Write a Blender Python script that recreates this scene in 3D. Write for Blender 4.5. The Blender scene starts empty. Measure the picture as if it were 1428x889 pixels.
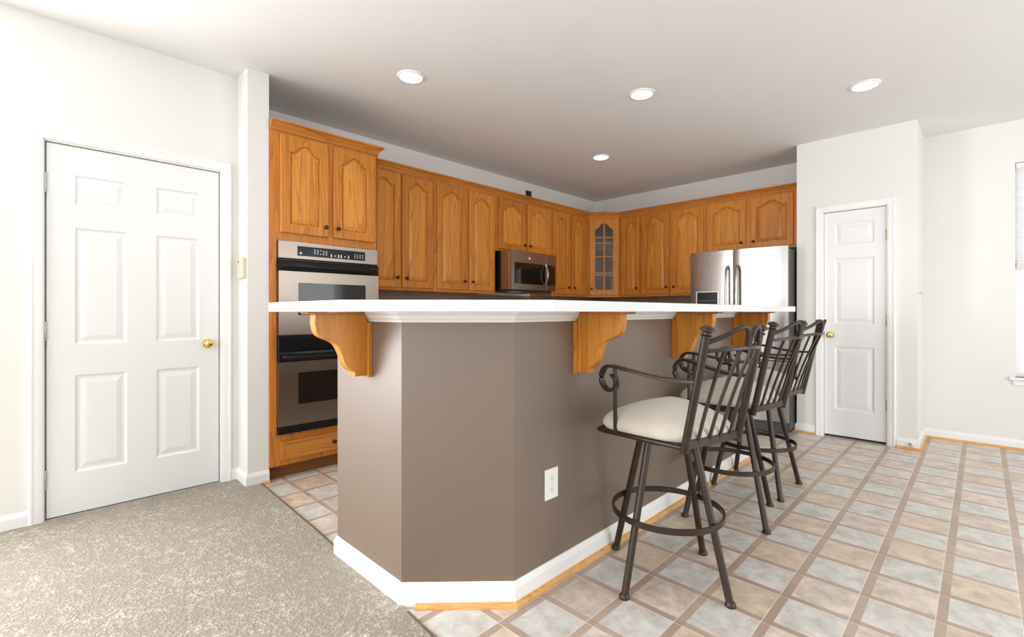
import bpy, bmesh, math, random
from mathutils import Vector, Matrix
random.seed(4)
S = bpy.context.scene
COL = S.collection
R = math.radians

# ------------------------------------------------------------------ camera
cam_d = bpy.data.cameras.new('camera'); cam = bpy.data.objects.new('camera', cam_d); COL.objects.link(cam)
cam.location = (0, 0, 1.145); cam.rotation_euler = (R(90), 0, R(44.6))
cam_d.sensor_fit = 'HORIZONTAL'; cam_d.sensor_width = 36; cam_d.lens = 664 / 1428 * 36
cam_d.shift_y = -9.5 / 1428; cam_d.clip_start = 0.02
S.camera = cam
# ------------------------------------------------------------------ exposure, world, light
S.view_settings.view_transform = 'Standard'; S.view_settings.look = 'None'
S.view_settings.exposure = 0.0; S.view_settings.gamma = 1.0; S.view_settings.use_curve_mapping = False
W = bpy.data.worlds.new('world'); S.world = W; W.use_nodes = True
W.node_tree.nodes['Background'].inputs[0].default_value = (0.93, 0.97, 1.0, 1)
W.node_tree.nodes['Background'].inputs[1].default_value = 2.2
def area(name, loc, rot, sx, sy, power, col=(1, 1, 1), spread=180):
    l = bpy.data.lights.new(name, 'AREA'); l.shape = 'RECTANGLE'; l.size = sx; l.size_y = sy; l.energy = power; l.color = col
    l.spread = R(spread)
    o = bpy.data.objects.new(name, l); COL.objects.link(o); o.location = loc; o.rotation_euler = rot; return o
ZC = 2.735
# daylight through the living-room windows behind the camera (facing +Y) and the patio glass on the right (facing -X)
area('window_light_left', (-3.64, -1.5, 1.45), (R(90), 0, R(-90)), 2.3, 1.9, 200, (0.98, 0.99, 1.0))
area('window_light_rear', (-2.15, -4.55, 1.45), (R(93), 0, 0), 2.5, 2.1, 40, (0.98, 0.99, 1.0))
area('window_light_rear', (1.2, -4.55, 1.45), (R(93), 0, 0), 1.7, 2.1, 55, (0.98, 0.99, 1.0))
area('window_light_right', (2.75, 3.1, 1.25), (R(90), 0, R(90)), 2.6, 2.2, 45, (0.97, 0.985, 1))

# ------------------------------------------------------------------ node helpers
def new_mat(name):
    m = bpy.data.materials.new(name); m.use_nodes = True
    nt = m.node_tree; b = nt.nodes['Principled BSDF']; return m, nt, b
def N(nt, typ, **kw):
    n = nt.nodes.new(typ)
    for k, v in kw.items(): setattr(n, k, v)
    return n
def math_n(nt, op, a, b=None, c=None):
    n = nt.nodes.new('ShaderNodeMath'); n.operation = op
    for i, v in enumerate((a, b, c)):
        if v is None: continue
        if isinstance(v, (int, float)): n.inputs[i].default_value = v
        else: nt.links.new(v, n.inputs[i])
    return n.outputs[0]
def mix(nt, fac, a, b):
    n = nt.nodes.new('ShaderNodeMix'); n.data_type = 'RGBA'
    for idx, v in ((0, fac), (6, a), (7, b)):
        if isinstance(v, (int, float)): n.inputs[idx].default_value = v
        elif isinstance(v, tuple): n.inputs[idx].default_value = (*v, 1) if len(v) == 3 else v
        else: nt.links.new(v, n.inputs[idx])
    return n.outputs[2]
def ramp(nt, fac, stops):
    n = nt.nodes.new('ShaderNodeValToRGB'); nt.links.new(fac, n.inputs[0])
    while len(n.color_ramp.elements) < len(stops): n.color_ramp.elements.new(0.5)
    for e, (p, c) in zip(n.color_ramp.elements, stops): e.position = p; e.color = (*c, 1)
    return n.outputs[0]
def coords(nt, scale=(1, 1, 1), rand=0.0):
    tc = nt.nodes.new('ShaderNodeTexCoord'); src = tc.outputs['Object']
    if rand:
        oi = nt.nodes.new('ShaderNodeObjectInfo')
        va = nt.nodes.new('ShaderNodeVectorMath'); va.operation = 'ADD'
        sc = math_n(nt, 'MULTIPLY', oi.outputs['Random'], rand)
        cb = nt.nodes.new('ShaderNodeCombineXYZ')
        for i in range(3): nt.links.new(sc, cb.inputs[i])
        nt.links.new(src, va.inputs[0]); nt.links.new(cb.outputs[0], va.inputs[1]); src = va.outputs[0]
    mp = nt.nodes.new('ShaderNodeMapping'); mp.inputs['Scale'].default_value = scale
    nt.links.new(src, mp.inputs[0]); return mp.outputs[0]
def noise(nt, vec, scale, detail=3, rough=0.5, dist=0.0):
    n = nt.nodes.new('ShaderNodeTexNoise'); nt.links.new(vec, n.inputs['Vector'])
    n.inputs['Scale'].default_value = scale; n.inputs['Detail'].default_value = detail
    n.inputs['Roughness'].default_value = rough; n.inputs['Distortion'].default_value = dist
    return n.outputs[0]
def bump(nt, b, h, strength=0.3, dist=0.002):
    n = nt.nodes.new('ShaderNodeBump'); n.inputs['Strength'].default_value = strength; n.inputs['Distance'].default_value = dist
    nt.links.new(h, n.inputs['Height']); nt.links.new(n.outputs[0], b.inputs['Normal'])

def paint(name, col, rough=0.6, bmp=0.05, spec=0.5):
    m, nt, b = new_mat(name)
    v = coords(nt)
    n1 = noise(nt, v, 3.0, 2)
    c = mix(nt, n1, tuple(x * 0.975 for x in col), tuple(min(1, x * 1.02) for x in col))
    nt.links.new(c, b.inputs['Base Color']); b.inputs['Roughness'].default_value = rough
    b.inputs['Specular IOR Level'].default_value = spec
    bump(nt, b, noise(nt, v, 260, 2), bmp, 0.001)
    return m
def metal(name, col, rough, metallic=1.0, streak=None, spec=0.5):
    m, nt, b = new_mat(name)
    b.inputs['Metallic'].default_value = metallic; b.inputs['Base Color'].default_value = (*col, 1)
    b.inputs['Specular IOR Level'].default_value = spec
    v = coords(nt, streak or (1, 1, 1))
    n1 = noise(nt, v, 40 if not streak else 1.0, 3)
    r = math_n(nt, 'MULTIPLY_ADD', n1, 0.05, rough - 0.025); nt.links.new(r, b.inputs['Roughness'])
    c = mix(nt, n1, tuple(x * 0.98 for x in col), tuple(min(1, x * 1.02) for x in col)); nt.links.new(c, b.inputs['Base Color'])
    return m
def oak(name, light, dark, scale=(1, 1, 0.06), rough=0.32):
    m, nt, b = new_mat(name)
    v = coords(nt, scale, 37.0)
    big = noise(nt, v, 9, 2, 0.5, 0.6)
    rings = math_n(nt, 'FRACT', math_n(nt, 'MULTIPLY', big, 9.0))
    rings = math_n(nt, 'POWER', rings, 2.2)
    fine = noise(nt, v, 150, 3, 0.6)
    fac = math_n(nt, 'ADD', math_n(nt, 'MULTIPLY', rings, 0.34), math_n(nt, 'MULTIPLY', fine, 0.55))
    oi = nt.nodes.new('ShaderNodeObjectInfo')
    tone = math_n(nt, 'MULTIPLY_ADD', oi.outputs['Random'], 0.22, -0.11)
    fac = math_n(nt, 'ADD', fac, tone)
    c = ramp(nt, fac, [(0.12, light), (0.45, tuple((a + d) / 2 for a, d in zip(light, dark))), (0.85, dark)])
    nt.links.new(c, b.inputs['Base Color']); b.inputs['Roughness'].default_value = rough; b.inputs['Specular IOR Level'].default_value = 0.3
    bump(nt, b, fine, 0.12, 0.001)
    return m

M = {}
M['wall'] = paint('wall_paint', (0.80, 0.792, 0.76), 0.7)
M['ceiling'] = paint('ceiling_paint', (0.815, 0.808, 0.795), 0.85)
M['trim'] = paint('white_trim_paint', (0.86, 0.86, 0.85), 0.35, 0.02)
M['door'] = paint('white_door_paint', (0.82, 0.83, 0.83), 0.38, 0.02)
M['brown'] = paint('taupe_wall_paint', (0.165, 0.113, 0.080), 0.5, 0.06, 0.8)
_b = M['brown'].node_tree.nodes['Principled BSDF']; _b.inputs['Coat Weight'].default_value = 0.8; _b.inputs['Coat Roughness'].default_value = 0.42; _b.inputs['Coat IOR'].default_value = 1.5
M['counter'] = paint('white_laminate', (0.78, 0.80, 0.82), 0.25, 0.0)
M['cream'] = paint('cream_plastic', (0.66, 0.60, 0.46), 0.45, 0.0)
M['plate'] = paint('white_plastic', (0.84, 0.83, 0.80), 0.35, 0.0)
M['oak'] = oak('honey_oak', (0.68, 0.265, 0.040), (0.34, 0.092, 0.010))
M['oak_panel'] = oak('honey_oak_panel', (0.76, 0.32, 0.055), (0.38, 0.110, 0.011), (0.8, 0.8, 0.05))
M['oak_h'] = oak('honey_oak_horizontal', (0.62, 0.25, 0.05), (0.34, 0.10, 0.014), (0.5, 0.06, 1))
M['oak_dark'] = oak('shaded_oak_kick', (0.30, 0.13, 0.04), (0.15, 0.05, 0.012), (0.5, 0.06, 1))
M['shoe'] = oak('light_oak_shoe', (0.76, 0.42, 0.15), (0.55, 0.25, 0.07), (0.3, 0.3, 1))
M['steel'] = metal('brushed_steel', (0.36, 0.30, 0.255), 0.32, 1, (4, 4, 1400))
M['steel_v'] = metal('brushed_steel_vertical', (0.40, 0.385, 0.37), 0.27, 1, (900, 900, 3))
M['brass'] = metal('polished_brass', (0.78, 0.56, 0.22), 0.2)
M['hinge'] = metal('satin_hinge', (0.55, 0.56, 0.55), 0.4)
M['hinge_b'] = metal('brass_hinge', (0.55, 0.47, 0.33), 0.4)
M['knob'] = metal('oil_rubbed_knob', (0.045, 0.024, 0.015), 0.35, 0.6)
M['iron'] = metal('bronze_painted_iron', (0.034, 0.021, 0.014), 0.34, 0.2, None, 0.5)
M['black'] = metal('black_enamel', (0.008, 0.008, 0.009), 0.2, 0.0, None, 0.25)
M['glassblack'] = metal('oven_window_glass', (0.014, 0.010, 0.008), 0.05, 0.0, None, 0.55)
M['darkgray'] = metal('dark_grey_case', (0.05, 0.048, 0.046), 0.45, 0.2)
M['gap'] = metal('dark_gap', (0.02, 0.02, 0.02), 0.8, 0.0)
M['white_print'] = paint('white_print', (0.75, 0.75, 0.75), 0.5, 0)
M['cabinet_inside'] = paint('cabinet_inside', (0.10, 0.075, 0.06), 0.6)
m, nt, b = new_mat('window_glass'); b.inputs['Transmission Weight'].default_value = 1; b.inputs['Roughness'].default_value = 0.0
b.inputs['IOR'].default_value = 1.45; b.inputs['Base Color'].default_value = (0.95, 0.98, 1, 1); M['glass'] = m
m, nt, b = new_mat('lamp_lens'); b.inputs['Emission Color'].default_value = (1, 0.95, 0.9, 1); b.inputs['Emission Strength'].default_value = 3.0
M['lens'] = m
m, nt, b = new_mat('white_blind'); b.inputs['Base Color'].default_value = (0.9, 0.9, 0.9, 1); b.inputs['Roughness'].default_value = 0.6
tl = nt.nodes.new('ShaderNodeBsdfTranslucent'); tl.inputs[0].default_value = (0.95, 0.95, 0.95, 1); mx = nt.nodes.new('ShaderNodeMixShader'); mx.inputs[0].default_value = 0.55
nt.links.new(b.outputs[0], mx.inputs[1]); nt.links.new(tl.outputs[0], mx.inputs[2]); nt.links.new(mx.outputs[0], nt.nodes['Material Output'].inputs[0]); M['blind'] = m

# cushion fabric
m, nt, b = new_mat('cream_microsuede'); v = coords(nt)
n1 = noise(nt, v, 9, 4, 0.6, 0.5); n2 = noise(nt, v, 420, 2)
c = mix(nt, n1, (0.50, 0.445, 0.375), (0.70, 0.645, 0.565)); nt.links.new(c, b.inputs['Base Color'])
b.inputs['Roughness'].default_value = 0.9; b.inputs['Sheen Weight'].default_value = 0.3; bump(nt, b, n2, 0.35, 0.0015); M['fabric'] = m

# backsplash tile
m, nt, b = new_mat('brown_stone_tile'); v = coords(nt)
br = nt.nodes.new('ShaderNodeTexVoronoi'); nt.links.new(v, br.inputs[0]); br.inputs['Scale'].default_value = 34
n1 = noise(nt, v, 14, 4)
c = mix(nt, n1, (0.18, 0.105, 0.068), (0.36, 0.23, 0.155)); c = mix(nt, math_n(nt, 'MULTIPLY', br.outputs['Distance'], 0.5), c, (0.24, 0.17, 0.13))
nt.links.new(c, b.inputs['Base Color']); b.inputs['Roughness'].default_value = 0.35; M['splash'] = m

# carpet
m, nt, b = new_mat('beige_cut_pile_carpet'); v = coords(nt)
tuft = nt.nodes.new('ShaderNodeTexVoronoi'); tuft.inputs['Scale'].default_value = 75; tuft.inputs['Randomness'].default_value = 1
nv = nt.nodes.new('ShaderNodeTexNoise'); nt.links.new(v, nv.inputs[0]); nv.inputs['Scale'].default_value = 60; nv.inputs['Detail'].default_value = 2
va = nt.nodes.new('ShaderNodeVectorMath'); va.operation = 'MULTIPLY_ADD'; va.inputs[1].default_value = (0.03, 0.03, 0.03)
nt.links.new(nv.outputs[1], va.inputs[0]); nt.links.new(v, va.inputs[2]); nt.links.new(va.outputs[0], tuft.inputs[0])
n_f = noise(nt, v, 130, 3, 0.65); n_m = noise(nt, v, 26, 3, 0.6); n_l = noise(nt, v, 2.6, 4, 0.6, 0.8)
hh = math_n(nt, 'ADD', math_n(nt, 'MULTIPLY', tuft.outputs['Distance'], -0.8), math_n(nt, 'ADD', n_f, n_m))
fac = math_n(nt, 'ADD', math_n(nt, 'MULTIPLY', math_n(nt, 'SUBTRACT', hh, 0.62), 1.25), math_n(nt, 'MULTIPLY', math_n(nt, 'SUBTRACT', n_l, 0.5), 0.9))
c = ramp(nt, fac, [(0.0, (0.31, 0.265, 0.215)), (0.40, (0.50, 0.448, 0.375)), (0.9, (0.68, 0.63, 0.555))])
nt.links.new(c, b.inputs['Base Color']); b.inputs['Roughness'].default_value = 1; b.inputs['Specular IOR Level'].default_value = 0.1
b.inputs['Sheen Weight'].default_value = 0.15
bump(nt, b, hh, 0.75, 0.007); M['carpet'] = m

# vinyl tile floor: 9 inch modules, brown strips with thin pale joints
m, nt, b = new_mat('vinyl_tile_floor')
tc = nt.nodes.new('ShaderNodeTexCoord'); sp = nt.nodes.new('ShaderNodeSeparateXYZ'); nt.links.new(tc.outputs['Object'], sp.inputs[0])
P = 0.2290
gx = math_n(nt, 'DIVIDE', math_n(nt, 'ADD', sp.outputs[0], 0.105 + 40 * P), P)
gy = math_n(nt, 'DIVIDE', math_n(nt, 'ADD', sp.outputs[1], -1.456 + 40 * P), P)
def cell(g):
    sh = math_n(nt, 'ADD', g, 0.5); fl = math_n(nt, 'FLOOR', sh); d = math_n(nt, 'SUBTRACT', sh, math_n(nt, 'ADD', fl, 0.5)); return d   # signed distance to nearest strip centre (in P)
dx_, dy_ = cell(gx), cell(gy)
hw = 0.068
stx = math_n(nt, 'LESS_THAN', math_n(nt, 'ABSOLUTE', dx_), hw); sty = math_n(nt, 'LESS_THAN', math_n(nt, 'ABSOLUTE', dy_), hw * 0.9)
strip = math_n(nt, 'MAXIMUM', stx, sty); cross = math_n(nt, 'MULTIPLY', stx, sty)
lx = math_n(nt, 'LESS_THAN', math_n(nt, 'ABSOLUTE', math_n(nt, 'ADD', dx_, hw + 0.008)), 0.010)
ly = math_n(nt, 'LESS_THAN', math_n(nt, 'ABSOLUTE', math_n(nt, 'ADD', dy_, hw + 0.008)), 0.010)
joint = math_n(nt, 'MAXIMUM', lx, ly)
fx = math_n(nt, 'FLOOR', gx); fy = math_n(nt, 'FLOOR', gy)
par = math_n(nt, 'MODULO', math_n(nt, 'ADD', fx, fy), 2.0)
hsh = nt.nodes.new('ShaderNodeTexWhiteNoise'); hsh.noise_dimensions = '2D'
cb = nt.nodes.new('ShaderNodeCombineXYZ'); nt.links.new(fx, cb.inputs[0]); nt.links.new(fy, cb.inputs[1]); nt.links.new(cb.outputs[0], hsh.inputs[0])
v = tc.outputs['Object']
va = nt.nodes.new('ShaderNodeVectorMath'); va.operation = 'ADD'; nt.links.new(v, va.inputs[0]); nt.links.new(hsh.outputs[1], va.inputs[1])
nz = noise(nt, va.outputs[0], 12, 6, 0.66, 0.3); nz2 = noise(nt, va.outputs[0], 38, 4, 0.6)
nn = math_n(nt, 'MULTIPLY_ADD', math_n(nt, 'SUBTRACT', nz, 0.5), 2.8, 0.52)
blue = mix(nt, nn, (0.48, 0.435, 0.385), (0.74, 0.74, 0.72))
tanA = mix(nt, nn, (0.50, 0.375, 0.275), (0.76, 0.635, 0.50)); tanB = mix(nt, nn, (0.47, 0.37, 0.305), (0.79, 0.69, 0.61))
tan = mix(nt, math_n(nt, 'GREATER_THAN', hsh.outputs[0], 0.5), tanA, tanB)
tile = mix(nt, math_n(nt, 'GREATER_THAN', math_n(nt, 'ABSOLUTE', math_n(nt, 'SUBTRACT', par, 1.0)), 0.5), tan, blue)
tile = mix(nt, math_n(nt, 'MULTIPLY', nz2, 0.25), tile, (0.54, 0.47, 0.41))
seg = math_n(nt, 'FLOOR', math_n(nt, 'MULTIPLY', math_n(nt, 'ADD', gx, gy), 2.0))
ws = nt.nodes.new('ShaderNodeTexWhiteNoise'); ws.noise_dimensions = '1D'; nt.links.new(seg, ws.inputs['W'])
sc_ = mix(nt, ws.outputs[0], (0.38, 0.27, 0.21), (0.50, 0.375, 0.30)); sc_ = mix(nt, math_n(nt, 'MULTIPLY', nz2, 0.4), sc_, (0.46, 0.37, 0.30))
sc_ = mix(nt, math_n(nt, 'MULTIPLY', cross, 0.5), sc_, (0.38, 0.27, 0.19))
c = mix(nt, strip, tile, sc_); c = mix(nt, math_n(nt, 'MULTIPLY', joint, 0.5), c, (0.80, 0.71, 0.61))
nt.links.new(c, b.inputs['Base Color'])
rr = math_n(nt, 'MULTIPLY_ADD', nz2, 0.15, 0.26); nt.links.new(rr, b.inputs['Roughness'])
hgt = math_n(nt, 'SUBTRACT', math_n(nt, 'MULTIPLY', nz2, 0.3), math_n(nt, 'MULTIPLY', joint, 0.6)); bump(nt, b, hgt, 0.25, 0.002); M['tile'] = m

# ------------------------------------------------------------------ mesh helpers
class MB:
    def __init__(s): s.bm = bmesh.new()
    def box(s, x0, x1, y0, y1, z0, z1, bev=0.0):
        x0, x1 = min(x0, x1), max(x0, x1); y0, y1 = min(y0, y1), max(y0, y1); z0, z1 = min(z0, z1), max(z0, z1)
        t = bmesh.new(); bmesh.ops.create_cube(t, size=1)
        for v in t.verts: v.co = Vector(((x0 + x1) / 2 + v.co.x * (x1 - x0), (y0 + y1) / 2 + v.co.y * (y1 - y0), (z0 + z1) / 2 + v.co.z * (z1 - z0)))
        if bev: bmesh.ops.bevel(t, geom=t.edges[:], offset=min(bev, 0.45 * min(x1 - x0, y1 - y0, z1 - z0)), segments=2, profile=0.5, affect='EDGES')
        s.join(t); return s
    def join(s, t, mtx=None):
        if mtx is not None: bmesh.ops.transform(t, matrix=mtx, verts=t.verts)
        me = bpy.data.meshes.new('tmp'); t.to_mesh(me); t.free(); s.bm.from_mesh(me); bpy.data.meshes.remove(me)
    def prism(s, pts, z0, z1, bev=0.0):
        t = bmesh.new(); vs = [t.verts.new((x, y, z0)) for x, y in pts]; f = t.faces.new(vs)
        r = bmesh.ops.extrude_face_region(t, geom=[f]); bmesh.ops.translate(t, vec=(0, 0, z1 - z0), verts=[e for e in r['geom'] if isinstance(e, bmesh.types.BMVert)])
        bmesh.ops.recalc_face_normals(t, faces=t.faces[:])
        if bev: bmesh.ops.bevel(t, geom=t.edges[:], offset=bev, segments=2, profile=0.5, affect='EDGES')
        s.join(t); return s
    def poly_extrude(s, pts3, vec, bev=0.0):
        t = bmesh.new(); vs = [t.verts.new(p) for p in pts3]; f = t.faces.new(vs)
        r = bmesh.ops.extrude_face_region(t, geom=[f]); bmesh.ops.translate(t, vec=vec, verts=[e for e in r['geom'] if isinstance(e, bmesh.types.BMVert)])
        bmesh.ops.recalc_face_normals(t, faces=t.faces[:])
        if bev: bmesh.ops.bevel(t, geom=t.edges[:], offset=bev, segments=2, profile=0.5, affect='EDGES')
        s.join(t); return s
    def lathe(s, prof, origin=(0, 0, 0), axis=(0, 0, 1), seg=24):
        """prof: list of (r, h) along axis"""
        a = Vector(axis).normalized(); q = Vector((0, 0, 1)).rotation_difference(a).to_matrix(); o = Vector(origin)
        rings = []
        for r, h in prof:
            if r < 1e-6: rings.append([s.bm.verts.new(o + q @ Vector((0, 0, h)))])
            else: rings.append([s.bm.verts.new(o + q @ Vector((r * math.cos(2 * math.pi * k / seg), r * math.sin(2 * math.pi * k / seg), h))) for k in range(seg)])
        for A, B in zip(rings, rings[1:]):
            for k in range(seg):
                k2 = (k + 1) % seg
                if len(A) == 1 and len(B) == 1: continue
                if len(A) == 1: s.bm.faces.new((A[0], B[k], B[k2]))
                elif len(B) == 1: s.bm.faces.new((A[k], B[0], A[k2]))
                else: s.bm.faces.new((A[k], B[k], B[k2], A[k2]))
        if len(rings[0]) > 1: s.bm.faces.new(rings[0])
        if len(rings[-1]) > 1: s.bm.faces.new(rings[-1])
        return s
    def tube(s, pts, r, seg=12, closed=False, flat=None, up=(0, 0, 1)):
        """round tube, or a flat bar when flat=(half width sideways, half height along up)"""
        pts = [Vector(p) for p in pts]; n = len(pts); rings = []; prevx = None
        rs = r if isinstance(r, (list, tuple)) else [r] * n
        for i, p in enumerate(pts):
            if closed: d = pts[(i + 1) % n] - pts[i - 1]
            else: d = pts[min(i + 1, n - 1)] - pts[max(i - 1, 0)]
            d.normalize()
            u = Vector(up)
            if flat is None and prevx is not None: x = prevx - d * prevx.dot(d)
            else:
                x = d.cross(u)
                if x.length < 1e-4: x = d.cross(Vector((1, 0, 0)))
            x.normalize(); prevx = x; y = x.cross(d).normalized()
            if flat: 
                a, b_ = flat; c = min(a, b_) * 0.35
                sh = [(a - c, -b_), (a, -b_ + c), (a, b_ - c), (a - c, b_), (-a + c, b_), (-a, b_ - c), (-a, -b_ + c), (-a + c, -b_)]
                rings.append([s.bm.verts.new(p + x * e + y * g) for e, g in sh])
            else: rings.append([s.bm.verts.new(p + x * rs[i] * math.cos(2 * math.pi * k / seg) + y * rs[i] * math.sin(2 * math.pi * k / seg)) for k in range(seg)])
        m = len(rings[0]); rng = range(n if closed else n - 1)
        for i in rng:
            A, B = rings[i], rings[(i + 1) % n]
            for k in range(m): s.bm.faces.new((A[k], A[(k + 1) % m], B[(k + 1) % m], B[k]))
        if not closed: s.bm.faces.new(rings[0][::-1]); s.bm.faces.new(rings[-1])
        return s
    def sweep(s, path, prof, closed=False):
        """profile (offset to the right of the path, z) mitred along a level polyline"""
        n = len(path); rings = []
        for i in range(n):
            p = Vector(path[i])
            din = (p - Vector(path[i - 1])).normalized() if i > 0 or closed else None
            dout = (Vector(path[(i + 1) % n]) - p).normalized() if i < n - 1 or closed else None
            if din is None: din = dout
            if dout is None: dout = din
            n1 = Vector((din.y, -din.x)); n2 = Vector((dout.y, -dout.x)); mt = (n1 + n2).normalized(); k = 1 / max(0.2, mt.dot(n1))
            rings.append([s.bm.verts.new((p.x + mt.x * k * o, p.y + mt.y * k * o, z)) for o, z in prof])
        m = len(prof)
        for i in range(n if closed else n - 1):
            A, B = rings[i], rings[(i + 1) % n]
            for k in range(m): s.bm.faces.new((A[k], A[(k + 1) % m], B[(k + 1) % m], B[k]))
        if not closed: s.bm.faces.new(rings[0]); s.bm.faces.new(rings[-1][::-1])
        return s
    def quad(s, a, b_, c, d): s.bm.faces.new([s.bm.verts.new(p) for p in (a, b_, c, d)]); return s
    def build(s, name, mat, parent=None, smooth=False, merge=False):
        if merge: bmesh.ops.remove_doubles(s.bm, verts=s.bm.verts[:], dist=1e-5)
        bmesh.ops.recalc_face_normals(s.bm, faces=s.bm.faces[:])
        me = bpy.data.meshes.new(name); s.bm.to_mesh(me); s.bm.free()
        if isinstance(mat, str): mat = M[mat]
        me.materials.append(mat)
        if smooth:
            for p in me.polygons: p.use_smooth = True
            try: me.set_sharp_from_angle(angle=R(40))
            except Exception: pass
        o = bpy.data.objects.new(name, me); COL.objects.link(o)
        if parent is not None:
            o.parent = parent
            root = parent
            while root.parent is not None: root = root.parent
            if not root.get('_local'):
                # meshes are written in room coordinates; undo the root's place
                if parent is root: o.location = -root.location
        return o
def empty(name, loc, label=None, cat=None, group=None, local=False):
    o = bpy.data.objects.new(name, None); COL.objects.link(o); o.location = loc; o.empty_display_size = 0.05
    if label: o['label'] = label
    if cat: o['category'] = cat
    if group: o['group'] = group
    if local: o['_local'] = 1
    return o
def tag(o, label, cat, group=None):
    o['label'] = label; o['category'] = cat
    if group: o['group'] = group
    return o
def struct(o, label=None):
    o['kind'] = 'structure'
    if label: o['label'] = label
    return o
def offset_path(path, d):
    """offset an open polyline to the right by d"""
    out = []
    n = len(path)
    for i in range(n):
        p = Vector(path[i]); din = (p - Vector(path[i - 1])).normalized() if i > 0 else None
        dout = (Vector(path[i + 1]) - p).normalized() if i < n - 1 else None
        if din is None: din = dout
        if dout is None: dout = din
        n1 = Vector((din.y, -din.x)); n2 = Vector((dout.y, -dout.x)); mt = (n1 + n2).normalized(); k = 1 / mt.dot(n1)
        out.append((p.x + mt.x * k * d, p.y + mt.y * k * d))
    return out

# ------------------------------------------------------------------ room shell
XL, XK, YB, XR, YR = -3.60, -3.99, 5.75, 2.62, -4.5
def wall(name, *boxes):
    mb = MB()
    for bx in boxes: mb.box(*bx)
    return struct(mb.build(name, 'wall'))
T = 0.12
wall('wall_left', (XL - T, XL, YR, -2.65, 0, ZC), (XL - T, XL, -2.65, -0.35, 0, 0.5), (XL - T, XL, -2.65, -0.35, 2.4, ZC), (XL - T, XL, -0.35, 0.052, 0, ZC), (XL - T, XL, 0.052, 0.897, 2.082, ZC), (XL - T, XL, 0.897, 0.997, 0, ZC))
wall('wall_stub', (XK - T, -3.40, 0.997, 1.128, 0, ZC))
wall('wall_kitchen', (XK - T, XK, 1.128, YB, 0, ZC))
# back wall with a window opening right of the pantry
WX0, WX1, WZ0, WZ1 = 0.20, 1.12, 0.60, 2.383
wall('wall_back', (XK - T, WX0, YB, YB + T, 0, ZC), (WX0, WX1, YB, YB + T, 0, WZ0), (WX0, WX1, YB, YB + T, WZ1, ZC), (WX1, XR + T, YB, YB + T, 0, ZC))
# pantry closet: front wall with the door opening, and the return to the back wall
DX0, DX1 = -1.043, -0.574
wall('wall_pantry', (-1.257, DX0, 5.15, 5.25, 0, ZC), (DX1, -0.475, 5.15, 5.25, 0, ZC), (DX0, DX1, 5.15, 5.25, 2.065, ZC),
     (-0.475, -0.375, 5.15, YB, 0, ZC), (-1.257, -1.187, 5.25, YB, 0, ZC))
# right wall with the patio opening, rear wall with two wide windows
wall('wall_right', (XR, XR + T, YR, 1.7, 0, ZC), (XR, XR + T, 1.7, 4.5, 2.4, ZC), (XR, XR + T, 4.5, YB, 0, ZC))
wall('wall_rear', (XL - T, -3.4, YR - T, YR, 0, ZC), (-3.4, -0.1, YR - T, YR, 0, 0.35), (-3.4, -0.1, YR - T, YR, 2.5, ZC), (-0.1, 0.3, YR - T, YR, 0, ZC),
     (0.3, 2.1, YR - T, YR, 0, 0.35), (0.3, 2.1, YR - T, YR, 2.5, ZC), (2.1, XR + T, YR - T, YR, 0, ZC))
struct(MB().box(XK - T, XR + T, YR - T, YB + T, ZC, ZC + 0.1).build('ceiling', 'ceiling'))
struct(MB().box(XK - T, XR + T, 0.6, YB + T, -0.1, 0).build('floor', 'tile'))
# carpet with a tufted edge along the vinyl
mb = MB(); CE = [(-3.46, 1.078), (-2.5, 1.050), (-1.6, 1.008), (-1.3, 0.985), (XR, 0.985)]
mb.prism([(XL - 0.02, YR), (XR, YR)] + CE[::-1] + [(-3.46, 0.99), (XL - 0.02, 0.99)], 0.0005, 0.012, 0.003)
struct(mb.build('floor_carpet', 'carpet'))
# thin tarnished metal edge strip between carpet and vinyl
mb = MB()
cs = [(-3.44, 1.085), (-2.5, 1.057), (-2.17, 1.042)]; mb.sweep(cs, [(0, 0.0), (0, 0.009), (0.006, 0.013), (0.013, 0.012), (0.013, 0.0)])
struct(mb.build('trim_1', metal('edge_strip', (0.20, 0.15, 0.09), 0.5, 0.5)))
mb = MB(); cs = [(-1.545, 1.012), (-1.3, 0.992), (XR - 0.02, 0.992)]; mb.sweep(cs, [(0, 0.0), (0, 0.009), (0.006, 0.013), (0.013, 0.012), (0.013, 0.0)])
struct(mb.build('trim_2', metal('edge_strip', (0.20, 0.15, 0.09), 0.5, 0.5)))

BB = [(0.0, 0.0), (0.013, 0.0), (0.013, 0.062), (0.010, 0.070), (0.0075, 0.076), (0.004, 0.084), (0.0, 0.085)]
SH = [(0.013, 0.0), (0.030, 0.0), (0.0295, 0.007), (0.026, 0.013), (0.020, 0.0175), (0.013, 0.019)]
def up(prof, dz): return [(a, z + dz) for a, z in prof]
def board(name, path, prof=BB, mat='trim', dz=0.0):
    return struct(MB().sweep(path, up(prof, dz)).build(name, mat))
board('baseboard_left', [(XL, YR), (XL, 0.002)], dz=0.004)      # path direction: wall on the left, room on the right
board('baseboard_stub', [(XL, 0.947), (XL, 0.997), (-3.40, 0.997), (-3.40, 1.128)], dz=0.002)
board('trim_3', [(-3.40, 1.082), (-3.40, 1.128)], SH, 'shoe')
board('baseboard_pantry', [(-1.257, YB), (-1.257, 5.15), (-1.105, 5.15)])
board('trim_4', [(-1.257, 5.60), (-1.257, 5.15), (-1.105, 5.15)], SH, 'shoe')
board('baseboard_back', [(-0.512, 5.15), (-0.375, 5.15), (-0.375, YB), (XR, YB)])
board('trim_5', [(-0.512, 5.15), (-0.375, 5.15), (-0.375, YB), (XR, YB)], SH, 'shoe')

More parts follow.
